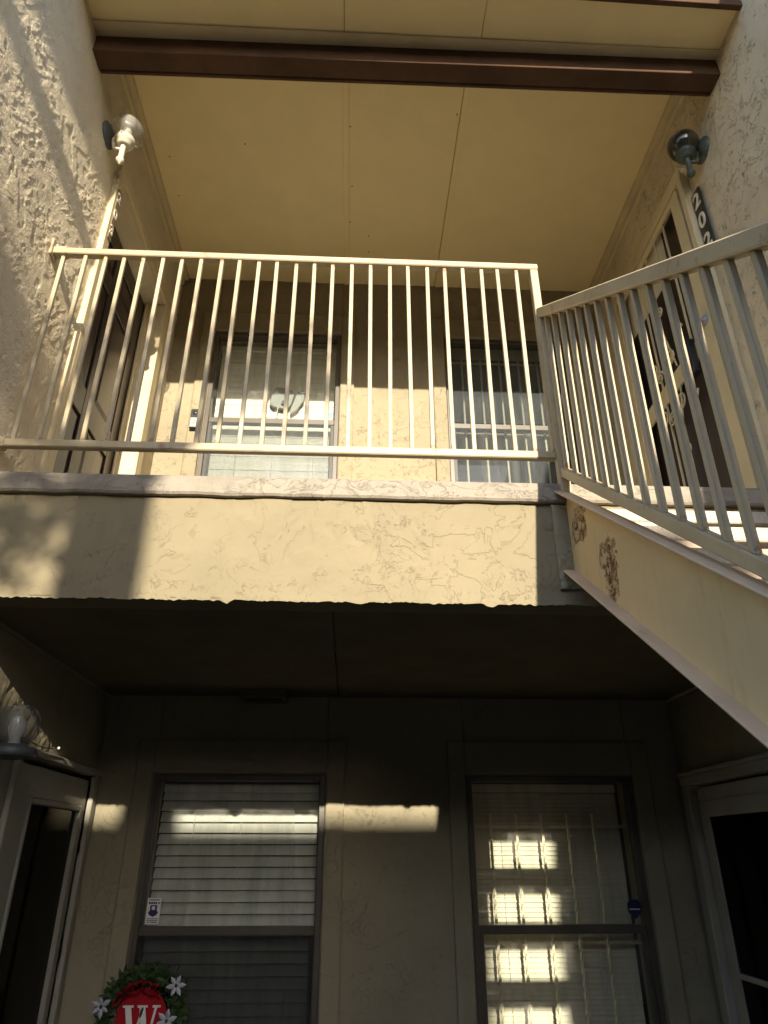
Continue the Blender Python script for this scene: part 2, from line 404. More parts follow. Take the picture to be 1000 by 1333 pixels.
for a, b in WX:
    for z0, z1 in ((1.0, WZ[1][0]), (WZ[1][1], 4.0)): wall_panel(B, 'Y', YB, -1, a, b, z0, z1, .014, .06)
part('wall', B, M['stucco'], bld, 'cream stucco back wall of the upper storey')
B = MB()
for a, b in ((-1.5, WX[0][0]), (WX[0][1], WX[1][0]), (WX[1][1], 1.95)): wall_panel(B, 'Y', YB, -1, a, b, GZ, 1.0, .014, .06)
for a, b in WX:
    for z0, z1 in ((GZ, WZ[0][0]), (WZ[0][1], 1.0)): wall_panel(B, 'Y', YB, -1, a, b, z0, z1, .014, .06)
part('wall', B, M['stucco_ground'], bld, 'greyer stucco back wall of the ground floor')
# raised plaster surrounds of the windows
for a, b in WX:
    for z0, z1 in WZ:
        s_ = MB(); lo = z0-.1; tp = z1+.17
        wall_panel(s_, 'Y', 3.797, -1, a-.092, a-.004, lo, tp, .012, .03)
        wall_panel(s_, 'Y', 3.797, -1, b+.004, b+.098, lo, tp, .012, .03)
        wall_panel(s_, 'Y', 3.798, -1, a-.004, b+.004, z1+.004, tp, .012, .03)
        wall_panel(s_, 'Y', 3.796, -1, a-.004, b+.004, lo, z0-.004, .012, .03)
        part('window_surround', s_, M['stucco'] if z0 > 0 else M['stucco_ground'], bld)
# balcony band: plaster beam with a ragged lower edge, floor slab and its nosing
F = MB(); wall_panel(F, 'Y', YF, -1, -1.36, 1.80, .752, 1.128, .006, .12, amp=1.1)
n = 420; xs = np.linspace(-1.36, 1.80, n)
dz = .746 + .004*fbm(xs*9, xs*0+3, 3) + .004*fbm(xs*55, xs*0+1, 2)
dz -= .014*np.maximum(0, 1-np.abs(xs+.42)/.022) + .011*np.maximum(0, 1-np.abs(xs-.46)/.03) + .007*np.maximum(0, 1-np.abs(xs-.02)/.03)
vs = []
for x, z in zip(xs, dz): vs += [(x, YF-.003, .756), (x, YF-.003, z), (x, YF+.022, z+.002), (x, YF+.022, .756)]
fs = []
for i in range(n-1):
    for k in range(4): fs.append((i*4+k, i*4+(k+1) % 4, i*4+4+(k+1) % 4, i*4+4+k))
F.add(vs, fs)
part('balcony_band', F, M['stucco_band'], bld, 'cracked cream plaster band along the balcony edge')
g_ = MB(); xs = np.linspace(-1.36, 1.80, 300); vs = []; fs = []           # slightly wavy nosing
for x in xs:
    w1 = .003*float(fbm(np.array(x*8), np.array(2.0), 3)); w2 = .002*float(fbm(np.array(x*20), np.array(7.0), 3))
    vs += [(x, YF-.020+w2, 1.128+w1), (x, YF-.026+w2, 1.136+w1), (x, YF-.026+w2, 1.196+w2), (x, YF-.018, 1.204), (x, YF+.20, 1.204), (x, YF+.20, 1.128)]
for i in range(len(xs)-1):
    for k in range(6): fs.append((i*6+k, i*6+(k+1) % 6, i*6+6+(k+1) % 6, i*6+6+k))
g_.add(vs, fs)
part('floor_nosing', g_, M['cap'], bld, 'pinkish flaking nosing of the balcony floor')
part('balcony_floor', MB().box(-1.40, 1.85, YF+.20, 3.90, 1.02, 1.199), M['floor'], bld)
part('rough_patch', (lambda q: (wall_panel(q, 'Y', YF-.010, -1, .70, .782, .80, 1.122, .006, .02, rough=True, amp=1.6), q)[1])(MB()), M['stucco'], bld, 'crumbling plaster patch where the stair meets the balcony')
# soffit below the balcony and the ceiling above it, each board its own part
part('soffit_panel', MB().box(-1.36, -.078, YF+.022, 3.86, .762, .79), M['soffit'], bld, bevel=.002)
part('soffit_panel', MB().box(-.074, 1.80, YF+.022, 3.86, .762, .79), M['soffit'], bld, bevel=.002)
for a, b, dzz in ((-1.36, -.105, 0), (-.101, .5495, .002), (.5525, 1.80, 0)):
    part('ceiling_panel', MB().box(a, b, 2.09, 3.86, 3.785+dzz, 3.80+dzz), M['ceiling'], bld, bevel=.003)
part('ceiling_batten', MB().box(-.120, -.086, 2.09, 3.86, 3.777, 3.784), M['ceiling'], bld, bevel=.001)
part('ceiling_batten', MB().box(.556, .588, 2.09, 3.86, 3.7815, 3.784), M['ceiling'], bld, bevel=.001)
for x, s in ((XL, 1), (XR, -1)):
    m_ = MB(); m_.box(*sorted((x-s*.01, x+s*.045)), 2.09, 3.80, 3.742, 3.784); m_.box(*sorted((x-s*.01, x+s*.018)), 2.09, 3.80, 3.70, 3.7415)
    part('crown_trim', m_, M['trim'], bld, bevel=.004)
nm_ = MB().lathe((0, 0, 0), [(0, -.0012), (.004, -.001), (.0045, .001)], 8).mesh('nail'); nm_.materials.append(M['added_siding'])
for k in range(11):
    piece('nail', nm_, bld, (random.choice([-1.18, -.70, -.13, -.07, .05, .53, .60, 1.1, 1.6])+random.uniform(-.01, .01), 2.2+.13*(k % 12)+random.uniform(-.03, .03), 3.7845))
# eave in front of the ceiling
for a, b in ((-1.36, -.1045), (-.1025, .5625), (.5645, 1.80)):
    part('eave_panel', MB().box(a, b, 1.74, 2.01, 3.560, 3.58), M['ceiling'], bld, bevel=.003)
part('eave_trim', MB().box(-1.36, 1.80, 1.945, 2.03, 3.5462, 3.559), M['trim'], bld, bevel=.003)
bm_ = MB()
def skew(y0, y1, z0, z1): bm_.add([(x, y+d_, z) for z in (z0, z1) for x, d_, y in ((-1.35, .012, y0), (1.79, -.013, y0), (1.79, -.013, y1), (-1.35, .012, y1))], [(0,3,2,1),(4,5,6,7),(0,1,5,4),(1,2,6,5),(2,3,7,6),(3,0,4,7)])
skew(2.0, 2.092, 3.430, 3.545); skew(2.0925, 2.118, 3.436, 3.53); skew(2.098, 2.104, 3.430, 3.4355)
part('roof_beam', bm_, M['brown'], bld, 'dark brown beam across the front of the ceiling', bevel=.003)
part('eave_beam', MB().bar((-1.35, 1.700, 3.5495), (1.80, 1.744, 3.5505), .025, .046), M['brown'], bld, 'brown strip under the eave near the top of the photo', bevel=.002)
part('roof', MB().box(-1.9, 2.2, 1.765, 6.2, 3.803, 3.95).box(-1.9, 2.2, 1.765, 2.0, 3.581, 3.802), M['tile_roof'], bld)
part('eave', MB().box(-2.0, -1.04, -3.0, 1.69, 3.80, 3.93), M['trim'], bld)
part('porch_post', MB().box(-1.95, -1.83, -2.95, -2.83, GZ, 3.799), M['brown'], bld, bevel=.004)
dp = MB(); dp.bar((-1.04, -2.9, 3.80), (-1.04, -1.05, 3.58), .05, .062); dp.bar((-1.04, -1.05, 3.58), (-1.04, -.18, 3.445), .05, .062)
part('shadow_bar', dp, M['brown'], bld)  # unseen sloped bar added to cast the slanting band on the left wall
# dark rooms behind the panes
for z0, z1 in ((GZ, .74), (1.2, 3.78)):
    q = MB(); q.box(-1.45, 1.9, 5.6, 5.7, z0, z1); q.box(-1.5, -1.45, 3.9, 5.7, z0, z1); q.box(1.9, 1.95, 3.9, 5.7, z0, z1)
    q.box(-1.5, 1.95, 3.9, 5.7, z0-.02, z0); q.box(-1.5, 1.95, 3.9, 5.7, z1, z1+.02); q.box(.20, .28, 3.9, 5.7, z0, z1)
    part('room', q, M['dark_room'], bld)

# ------------------------------------------------------------------ windows (frame > sash, panes, screen)
def window(x0, x1, z0, zm, z1, label, upper, lower_screen, sashmat):
    f = MB(); t = .030
    f.box(x0, x0+t, 3.815, 3.885, z0, z1); f.box(x1-t, x1, 3.815, 3.885, z0, z1)
    f.box(x0+t, x1-t, 3.815, 3.885, z1-t, z1); f.box(x0+t, x1-t, 3.815, 3.885, z0, z0+t)
    fo = part('window', f, M['dark_frame'], bld, label, bevel=.003)
    s = MB(); a, b = x0+t, x1-t
    s.box(a, b, 3.826, 3.868, zm-.018, zm+.020)
    s.box(a, a+.022, 3.832, 3.862, z0+t, zm-.018); s.box(b-.022, b, 3.832, 3.862, z0+t, zm-.018); s.box(a+.022, b-.022, 3.832, 3.862, z0+t, z0+t+.03)
    part('sash', s, sashmat, fo, bevel=.002)
    part('pane', MB().box(a+.001, b-.001, 3.862, 3.866, zm+.020, z1-t-.001), M['glass_dusty'] if upper and x0 > 0 else M['glass'], fo)
    part('pane', MB().box(a+.022, b-.022, 3.852, 3.856, z0+t+.03, zm-.018), M['glass'], fo)
    if lower_screen: part('screen', MB().box(a+.003, b-.003, 3.822, 3.8235, z0+t+.004, zm-.019), lower_screen, fo)
    il = MB()                                               # inner reveal boards
    il.box(x0-.02, x0+.002, 3.886, 4.04, z0, z1); il.box(x1-.002, x1+.02, 3.886, 4.04, z0, z1); il.box(x0, x1, 3.886, 4.04, z1-.002, z1+.02); il.box(x0, x1, 3.886, 4.04, z0-.02, z0+.002)
    part('inner_jamb', il, M['trim'], fo)
    return fo
window(*WX[0], 1.84, 2.557, 3.29, 'upper storey window with white blinds and a camera behind its glass', True, M['screen_grey'], M['sash'])
w_ur = window(*WX[1], 1.84, 2.557, 3.29, 'upper storey dark window with inner bars nearest the stairs', True, M['screen_grey'], M['sash'])
part('screen', MB().box(WX[1][0]+.034, WX[1][1]-.034, 3.822, 3.8235, 2.58, 3.255), M['screen_grey'], w_ur)
window(*WX[0], -1.09, -.333, .363, 'ground floor window with broad white blinds and a sticker', False, M['screen_dark'], M['dark_frame'])
window(*WX[1], -1.09, -.333, .363, 'ground floor window with twisted inner bars and sun patches', False, None, M['dark_frame'])

# ------------------------------------------------------------------ window blinds, slat by slat
def blind(x0, x1, z0, z1, y, pitch, width, tilt, mat, label, cords):
    t = thing('window_blind', label, 'blind', ((x0+x1)/2, y, z1))
    part('headrail', MB().box(x0, x1, y-.02, y+.022, z1-.04, z1-.001), mat, t, bevel=.003)
    s = MB(); hw = (x1-x0)/2; c = .0025 if width > .03 else .0012
    prof = [(-width/2, 0), (-width/4, c*.75), (0, c), (width/4, c*.75), (width/2, 0)]
    vs = []; fs = []
    for x in (-hw, hw):
        for q, h in prof: vs.append((x, q, h))
        for q, h in reversed(prof): vs.append((x, q, h-.0022))
    nn = len(prof)*2
    for k in range(nn): fs.append((k, (k+1) % nn, nn+(k+1) % nn, nn+k))
    fs += [tuple(range(nn))[::-1], tuple(range(nn, 2*nn))]
    s.add(vs, fs); me = s.mesh('slat'); me.materials.append(mat)
    z = z1-.055
    while z > z0+.03:
        piece('slat', me, t, ((x0+x1)/2, y+random.uniform(-.0015, .0015), z), (R(tilt+random.uniform(-2.5, 2.5)), R(random.uniform(-.12, .12)), 0)); z -= pitch
    part('bottom_rail', MB().box(x0, x1, y-.018, y+.018, z0, z0+.022), mat, t, bevel=.003)
    for cx in cords:
        part('cord', MB().tube([(cx, y-width*.36, z1-.05), (cx, y-width*.36, z0+.02)], .0016, 5), mat, t)
    return t
blind(-.975, -.165, -1.05, .325, 3.935, .0515, .052, 62, M['white_vinyl'], 'white broad-slat blind closed behind the ground floor window over the wreath', (-.80, -.56, -.29))
blind(-.975, -.165, 1.88, 3.25, 3.935, .0515, .052, 87, M['white_vinyl'], 'white broad-slat blind behind the upper window with the camera', (-.80, -.56, -.29))
blind(.625, 1.440, -1.05, .335, 3.985, .0215, .025, 66, M['cream_vinyl'], 'cream mini blind behind the barred ground floor window', (.80, 1.02, 1.25))

# ------------------------------------------------------------------ inner window guards
def guard(z0, z1, zc, twist, label, y=3.912):
    t = thing('window_guard', label, 'window bars', (1.04, y, z0))
    for z in zc:
        part('cross_bar', MB().bar((.605, y+.012, z), (1.478, y+.012, z), .006, .016), M['iron_guard'], t, bevel=.001)
    for k in range(5):
        x = .735 + .136*k
        b = MB(); N = 60 if twist else 1; h = .0065; vs = []; fs = []
        for i in range(N+1):
            z = z0+.02 + (z1-z0-.12)*i/N; f_ = i/N
            tw = 2*math.pi*5*min(max((f_-.05)/.85, 0), 1) if twist else 0
            if twist and int(f_*6) % 2 == 0: pass
            for q in range(4):
                a = tw + math.pi/4 + q*math.pi/2; vs.append((x+h*1.3*math.cos(a), y+h*1.3*math.sin(a), z))
        for i in range(N):
            for q in range(4): fs.append((i*4+q, i*4+(q+1) % 4, i*4+4+(q+1) % 4, i*4+4+q))
        fs += [(3,2,1,0), tuple(N*4+q for q in range(4))]
        b.add(vs, fs); part('bar', b, M['iron_guard'], t)
    return t
guard(1.86, 3.275, (1.95, 2.557, 3.16), False, 'plain upright iron bars inside the upper window nearest the stairs')
guard(-1.08, .285, (-.98, -.395, .125), True, 'twisted iron bars inside the ground floor window with sun patches')

# ------------------------------------------------------------------ doors
def wy(x0, x1, y0, y1, z0, z1): return MB().box(min(x0, x1), max(x0, x1), y0, y1, z0, z1)
# upper left panelled door, set deep in its frame
xd = -1.405
leaf = MB()
Y0, Y1, Z0, Z1 = 2.565, 3.485, 1.21, 3.20
ys = [Y0, Y0+.11, (Y0+Y1)/2-.055, (Y0+Y1)/2+.055, Y1-.11, Y1]
zs = [Z0, Z0+.22, 1.99, 2.15, 2.80, 2.92, Z1-.12, Z1]
leaf.box(xd-.045, xd-.014, Y0, Y1, Z0, Z1)
for a, b in ((0,1), (2,3), (4,5)): leaf.box(xd-.0135, xd, ys[a], ys[b], Z0, Z1)
for a, b in ((0,1), (2,3), (4,5), (6,7)):
    for c in (1, 3): leaf.box(xd-.0135, xd-.0005, ys[c]+.0005, ys[c+1]-.0005, zs[a], zs[b])
d1 = part('door', leaf, M['door_wood'], bld, 'dark brown panelled door on the upper storey, in the left wall', bevel=.003)
for a, b in ((1,2), (3,4), (5,6)):
    for c in (1, 3):
        p_ = MB(); y0, y1, z0, z1 = ys[c]+.004, ys[c+1]-.004, zs[a]+.004, zs[b]-.004; e = .035
        vs = [(xd-.0136, y0, z0), (xd-.0136, y1, z0), (xd-.0136, y1, z1), (xd-.0136, y0, z1), (xd-.009, y0+.012, z0+.012), (xd-.009, y1-.012, z0+.012), (xd-.009, y1-.012, z1-.012), (xd-.009, y0+.012, z1-.012),
              (xd-.003, y0+e, z0+e), (xd-.003, y1-e, z0+e), (xd-.003, y1-e, z1-e), (xd-.003, y0+e, z1-e)]
        p_.add(vs, [(0,1,5,4),(1,2,6,5),(2,3,7,6),(3,0,4,7),(4,5,9,8),(5,6,10,9),(6,7,11,10),(7,4,8,11),(8,9,10,11)])
        part('panel', p_, M['door_wood'], d1)
k_ = MB(); k_.lathe((xd, 2.63, 2.12), [(.028, 0), (.028, .006), (.011, .01), (.011, .035), (.026, .045), (.027, .06), (.0, .068)], 16, (1, 0, 0))
part('knob', k_, M['slate_metal'], d1)
cs = MB()
cs.box(-1.45, -1.272, 2.50, 2.562, 1.205, 3.222); cs.box(-1.45, -1.272, 3.488, 3.575, 1.205, 3.222); cs.box(-1.45, -1.272, 2.50, 3.575, 3.2225, 3.30)
cs.box(-1.40, -1.385, 3.470, 3.4875, 1.205, 3.205)
part('casing', cs, M['trim'], d1, bevel=.004)
# upper right door behind an iron security door
xs_ = 1.715
sd = MB(); T = .055
sd.box(xs_-.008, xs_+.008, 2.503, 2.585, 1.23, 3.252); sd.box(xs_-.008, xs_+.008, 3.395-.07, 3.395, 1.23, 3.252)
sd.box(xs_-.008, xs_+.008, 2.585, 3.325, 3.212, 3.252); sd.box(xs_-.008, xs_+.008, 2.585, 3.325, 1.23, 1.31)
sd.box(xs_-.007, xs_+.007, 2.585, 3.325, 2.225, 2.335)
M['security'] = painted('security_door_paint', (.62, .52, .32), .45, 0, .35, .06)
d2 = part('door', sd, M['security'], bld, 'cream iron security door with scrollwork at the top of the stairs', bevel=.003)
for k in range(5):
    y = 2.585 + .740*(k+1)/6
    part('bar', MB().box(xs_-.004, xs_+.004, y-.006, y+.006, 2.3355, 3.2115), M['security'], d2)
    if k in (2, 3): part('bar', MB().box(xs_-.004, xs_+.004, y-.006, y+.006, 1.3105, 2.2245), M['security'], d2)
def scroll(y, z, r, sy, sz, turns=1.6):
    pts = []
    for i in range(26):
        a = turns*2*math.pi*i/25; rr = r*(1-.80*i/25)
        pts.append((xs_-.012, y + sy*rr*math.cos(a), z + sz*rr*math.sin(a)))
    return MB().tube(pts, .0055, 6)
for (y, z, r, sy, sz) in [(2.92, 2.75, .035, 1, 1), (2.78, 2.50, .04, -1, 1), (2.915, 2.435, .05, 1, -1), (3.12, 2.475, .055, 1, 1), (3.06, 2.40, .04, -1, 1),
        (2.91, 2.14, .055, 1, -1), (2.78, 2.09, .045, -1, -1), (3.12, 2.16, .06, 1, -1), (2.945, 1.86, .035, 1, 1), (3.03, 2.10, .045, -1, 1)]:
    part('scroll', scroll(y, z, r, sy, sz), M['security'], d2)
part('scroll_stem', MB().tube([(xs_-.012, 2.955, 2.75), (xs_-.012, 2.93, 2.60), (xs_-.012, 2.87, 2.34)], .0055, 6), M['security'], d2)
part('scroll_stem', MB().tube([(xs_-.012, 2.98, 1.86), (xs_-.012, 2.94, 2.0), (xs_-.012, 2.88, 2.22)], .0055, 6), M['security'], d2)
lk = MB(); lk.box(xs_-.045, xs_-.008, 2.675, 2.765, 2.15, 2.36); part('lock_box', lk, M['black'], d2, bevel=.004)
lb = MB(); lb.box(xs_-.048, xs_-.0455, 2.69, 2.75, 2.24, 2.33); part('lock_plate', lb, M['galv'], d2, bevel=.001)
kn = MB(); kn.lathe((xs_-.008, 2.548, 2.36), [(.030, 0), (.030, .006), (.012, .01), (.012, .03), (.028, .04), (.03, .06), (0, .068)], 16, (-1, 0, 0)); part('knob', kn, M['galv'], d2)
part('inner_door', wy(1.752, 1.80, 2.505, 3.396, 1.20, 3.258), M['inner_door'], d2)
part('reflection_sheet', wy(1.748, 1.751, 2.80, 3.36, 2.93, 3.25), M['cream_vinyl'], d2, 'pale sheet standing in for a reflection at the top of the door glass')  # pale strip painted in for a reflection in the door glass
cs = MB()
cs.box(1.698, 1.80, 2.428, 2.472, 1.205, 3.262); cs.box(1.718, 1.80, 2.4725, 2.501, 1.205, 3.262); cs.box(1.70, 1.80, 3.398, 3.475, 1.205, 3.262); cs.box(1.70, 1.80, 2.428, 3.475, 3.2625, 3.335)
part('casing', cs, M['trim'], d2, bevel=.004)
# ground floor doors with storm glass
xl = -1.318
st = MB(); st.box(xl-.02, xl+.012, 2.915, 3.085, GZ+.03, .325); st.box(xl-.02, xl+.012, 3.685, 3.742, GZ+.03, .325)
st.box(xl-.02, xl+.012, 3.085, 3.685, .205, .325); st.box(xl-.02, xl+.012, 3.085, 3.685, GZ+.03, GZ+.28)
d3 = part('door', st, M['trim_ground'], bld, 'pale storm door with dark glass on the ground floor, beside the wreath', bevel=.003)
for a, b, z0, z1 in ((3.0852, 3.105, GZ+.2805, .2045), (3.665, 3.6848, GZ+.2805, .2045), (3.1055, 3.6645, .180, .2045)):
    part('glass_bead', MB().box(xl-.012, xl+.020, a, b, z0, z1), M['trim_ground'], d3, bevel=.004)
part('pane', MB().box(xl-.006, xl-.001, 3.106, 3.664, GZ+.281, .179), M['glass_dark'], d3)
part('inner_door', MB().box(-1.45, -1.41, 2.905, 3.742, GZ, .34), M['inner_door'], d3)
cs = MB(); cs.box(-1.40, -1.272, 2.845, 2.872, GZ, .349); cs.box(-1.40, -1.284, 2.8725, 2.912, GZ, .345); cs.box(-1.40, -1.276, 3.745, 3.80, GZ, .349); cs.box(-1.40, -1.270, 2.845, 3.80, .3495, .378)
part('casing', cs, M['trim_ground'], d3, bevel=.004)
part('threshold', MB().box(-1.42, -1.27, 2.913, 3.744, GZ, GZ+.028), M['galv'], d3)
# narrow dark sidelight between that door and the frame edge
sf = MB(); sf.box(-1.40, -1.29, 2.10, 2.15, GZ, .345); sf.box(-1.40, -1.29, 2.755, 2.844, GZ, .345); sf.box(-1.40, -1.29, 2.1505, 2.7545, .27, .345); sf.box(-1.40, -1.29, 2.1505, 2.7545, GZ, GZ+.2); sf.box(-1.375, -1.335, 2.1505, 2.7545, .13, .165)
s1 = part('sidelight', sf, M['trim_ground'], bld, 'narrow dark side window under the frosted lamp', bevel=.003)
part('pane', MB().box(-1.362, -1.358, 2.151, 2.754, .1655, .2695), M['glass_dark'], s1); part('pane', MB().box(-1.362, -1.358, 2.151, 2.754, GZ+.2, .1295), M['glass_dark'], s1)
part('backing', MB().box(-1.45, -1.43, 2.1, 2.84, GZ, .345), M['inner_door'], s1)
xr = 1.768
st = MB(); st.box(xr-.012, xr+.02, 2.86, 2.965, GZ+.03, .295); st.box(xr-.012, xr+.02, 3.605, 3.685, GZ+.03, .295)
st.box(xr-.012, xr+.02, 2.965, 3.605, .158, .295); st.box(xr-.012, xr+.02, 2.965, 3.605, GZ+.03, GZ+.25); st.box(xr-.016, xr+.006, 2.965, 3.605, -.505, -.483)
d4 = part('door', st, M['trim_ground'], bld, 'shaded storm door with dark glass on the ground floor, under the stairs', bevel=.003)
part('rail_moulding', MB().box(xr-.022, xr-.0125, 2.90, 3.655, .222, .232), M['trim_ground'], d4, bevel=.003)
part('pane', MB().box(xr-.002, xr+.002, 2.9655, 3.6045, -.4825, .1575), M['glass_dark'], d4); part('pane', MB().box(xr-.002, xr+.002, 2.9655, 3.6045, GZ+.2505, -.5055), M['glass_dark'], d4)
part('inner_door', MB().box(1.87, 1.90, 2.86, 3.685, GZ, .30), M['inner_door'], d4)
cs = MB(); cs.box(1.716, 1.86, 2.79, 2.857, GZ, .306); cs.box(1.716, 1.86, 3.688, 3.765, GZ, .306); cs.box(1.714, 1.86, 2.79, 3.765, .3065, .352); cs.box(1.706, 1.86, 2.785, 3.77, .3525, .372)
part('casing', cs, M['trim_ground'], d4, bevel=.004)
part('threshold', MB().box(1.72, 1.89, 2.858, 3.687, GZ, GZ+.028), M['galv'], d4)

# ------------------------------------------------------------------ balcony railing
YR = 2.165
br = thing('balcony_railing', 'cream painted steel railing along the balcony edge', 'railing', (-.3, YR, 1.204))
part('top_rail', MB().box(-1.288, .762, YR-.018, YR+.018, 2.250, 2.282), M['rail'], br, bevel=.004)
part('bottom_rail', MB().box(-1.30, .752, YR-.015, YR+.015, 1.305, 1.337), M['rail'], br, bevel=.004)
part('end_post', MB().box(.727, .760, YR-.0165, YR+.0165, 1.338, 2.2495), M['rail'], br, bevel=.003)
bk = MB(); bk.box(-1.306, -1.29, YR-.03, YR+.03, 2.235, 2.32); bk.box(-1.2895, -1.235, YR-.021, YR+.021, 2.247, 2.285)
part('wall_bracket', bk, M['rail'], br, bevel=.003); part('wall_bracket', MB().box(-1.31, -1.265, YR-.02, YR+.02, 1.30, 1.342), M['rail'], br, bevel=.003)
part('bolt', MB().lathe((-1.289, YR, 2.303), [(.009, 0), (.009, .008), (0, .010)], 6, (1, 0, 0)), M['galv'], br)
bal = MB().box(-.0078, .0078, -.0078, .0078, 0, .9125).mesh('baluster', bevel=.0015); bal.materials.append(M['baluster'])
bx = [-1.247, -1.154, -1.077, -.996, -.917, -.835, -.755, -.675, -.592, -.513, -.433, -.352, -.272, -.195, -.117, -.035, .046, .123, .201, .279, .357, .434, .512, .589, .662]
for x in bx: piece('baluster', bal, br, (x+random.uniform(-.002, .002), YR, 1.337), (R(random.uniform(-.25, .25)), R(random.uniform(-.3, .3)), R(random.uniform(-3, 3))))

# ------------------------------------------------------------------ staircase
XS = .755                                                   # plane of the near stringer's web
def ztop(y): return 1.190 + .730*(y-2.18)
def zbot(y): return .872 + .730*(y-2.18)
YE = -1.52
stair = thing('staircase', 'straight outdoor staircase with tan steel stringers and concrete treads', 'staircase', (1.25, YE, GZ))
def sloped(mb, x0, x1, yA, yB, f0, f1):
    mb.add([(x0,yA,f0(yA)),(x1,yA,f0(yA)),(x1,yA,f1(yA)),(x0,yA,f1(yA)),(x0,yB,f0(yB)),(x1,yB,f0(yB)),(x1,yB,f1(yB)),(x0,yB,f1(yB))],
           [(0,1,2,3),(7,6,5,4),(0,4,5,1),(1,5,6,2),(2,6,7,3),(3,7,4,0)]); return mb
spots = [((XS, 2.07, .985), (.2, .075, .062)), ((XS, 1.86, .755), (.2, .055, .105)), ((XS, 1.90, .80), (.2, .03, .05))]
base_s = Vector((1.25, YE, GZ))
M['web'] = web_mat([(tuple(Vector(p)-base_s), r) for p, r in spots])
yT = YF-.012
part('stringer', sloped(MB(), XS, XS+.008, YE, yT, lambda y: zbot(y)+.009, lambda y: ztop(y)-.009), M['web'], stair, 'tan steel stringer with two flaking rust patches')
for f0, f1, nm in ((lambda y: zbot(y), lambda y: zbot(y)+.0088, 'flange'), (lambda y: ztop(y)-.0088, lambda y: ztop(y), 'flange')):
    part(nm, sloped(MB(), XS-.042, XS+.008, YE, yT-.004, f0, f1), M['steel'], stair, bevel=.002)
part('stringer', sloped(MB(), 1.690, 1.698, YE, yT, zbot, ztop), M['steel'], stair)
STZ = .195
tm = MB().box(-.455, .455, 0, .245, -.045, 0).mesh('tread', bevel=.004); tm.materials.append(M['tread'])
for k in range(1, 17):
    z = 1.192 - STZ - .168*(k-1); y = 1.945 - .230*(k-1)
    piece('tread', tm, stair, (1.228, y, z))
    for x0, x1 in ((.7635, .80), (1.655, 1.689)): part('tread_bracket', MB().box(x0, x1, y+.02, y+.22, z-.085, z-.0455), M['steel'], stair)
    part('sun_block_plate', MB().box(.7635, .965 if k > 1 else .83, y+.231, y+.241, z-.02, z+.121), M['steel'], stair)  # plates added to narrow the sun patches on the blind

# stair railing
def rt(y): return 2.060 + .772*(y-2.187)
def rb(y): return 1.300 + .772*(y-2.187)
XQ = .752
sr = thing('stair_railing', 'cream painted steel railing sloping down beside the stairs', 'railing', (XQ, .3, ztop(.3)))
part('top_rail', sloped(MB(), XQ-.021, XQ+.021, YE+.05, 2.175, lambda y: rt(y)-.052, rt), M['rail'], sr, bevel=.004)
part('bottom_rail', sloped(MB(), XQ-.016, XQ+.016, YE+.05, 2.130, lambda y: rb(y)-.042, rb), M['rail'], sr, bevel=.003)
part('newel_post', MB().box(XQ-.019, XQ+.019, 2.1305, 2.168, 1.153, 1.995), M['rail'], sr, 'newel post at the head of the stairs', bevel=.003)
part('newel_stub', MB().box(XQ+.0, XQ+.03, 2.150, 2.18, 1.305, 1.337), M['rail'], sr)
part('newel_post', MB().box(XQ-.019, XQ+.019, YE+.06, YE+.098, GZ, rt(YE+.08)-.052), M['rail'], sr, bevel=.003)
h = .772*.009
for k in range(45):
    y = 2.100 - .0787*k
    if y < YE+.15: break
    b_ = MB(); a = .0083
    b_.add([(XQ+i*a, y+j*a, (rb if t else rt)(y+j*a) - (.0 if t else .051)) for t in (1, 0) for i, j in ((-1,-1),(1,-1),(1,1),(-1,1))],
           [(0,1,2,3),(7,6,5,4),(0,4,5,1),(1,5,6,2),(2,6,7,3),(3,7,4,0)])
    if k == 0:
        proto = b_.mesh('baluster', (XQ, y, rb(y)), bevel=.0015); proto.materials.append(M['baluster'])
    piece('baluster', proto, sr, (XQ, y, rb(y)), (0, 0, R(random.uniform(-1.5, 1.5))))

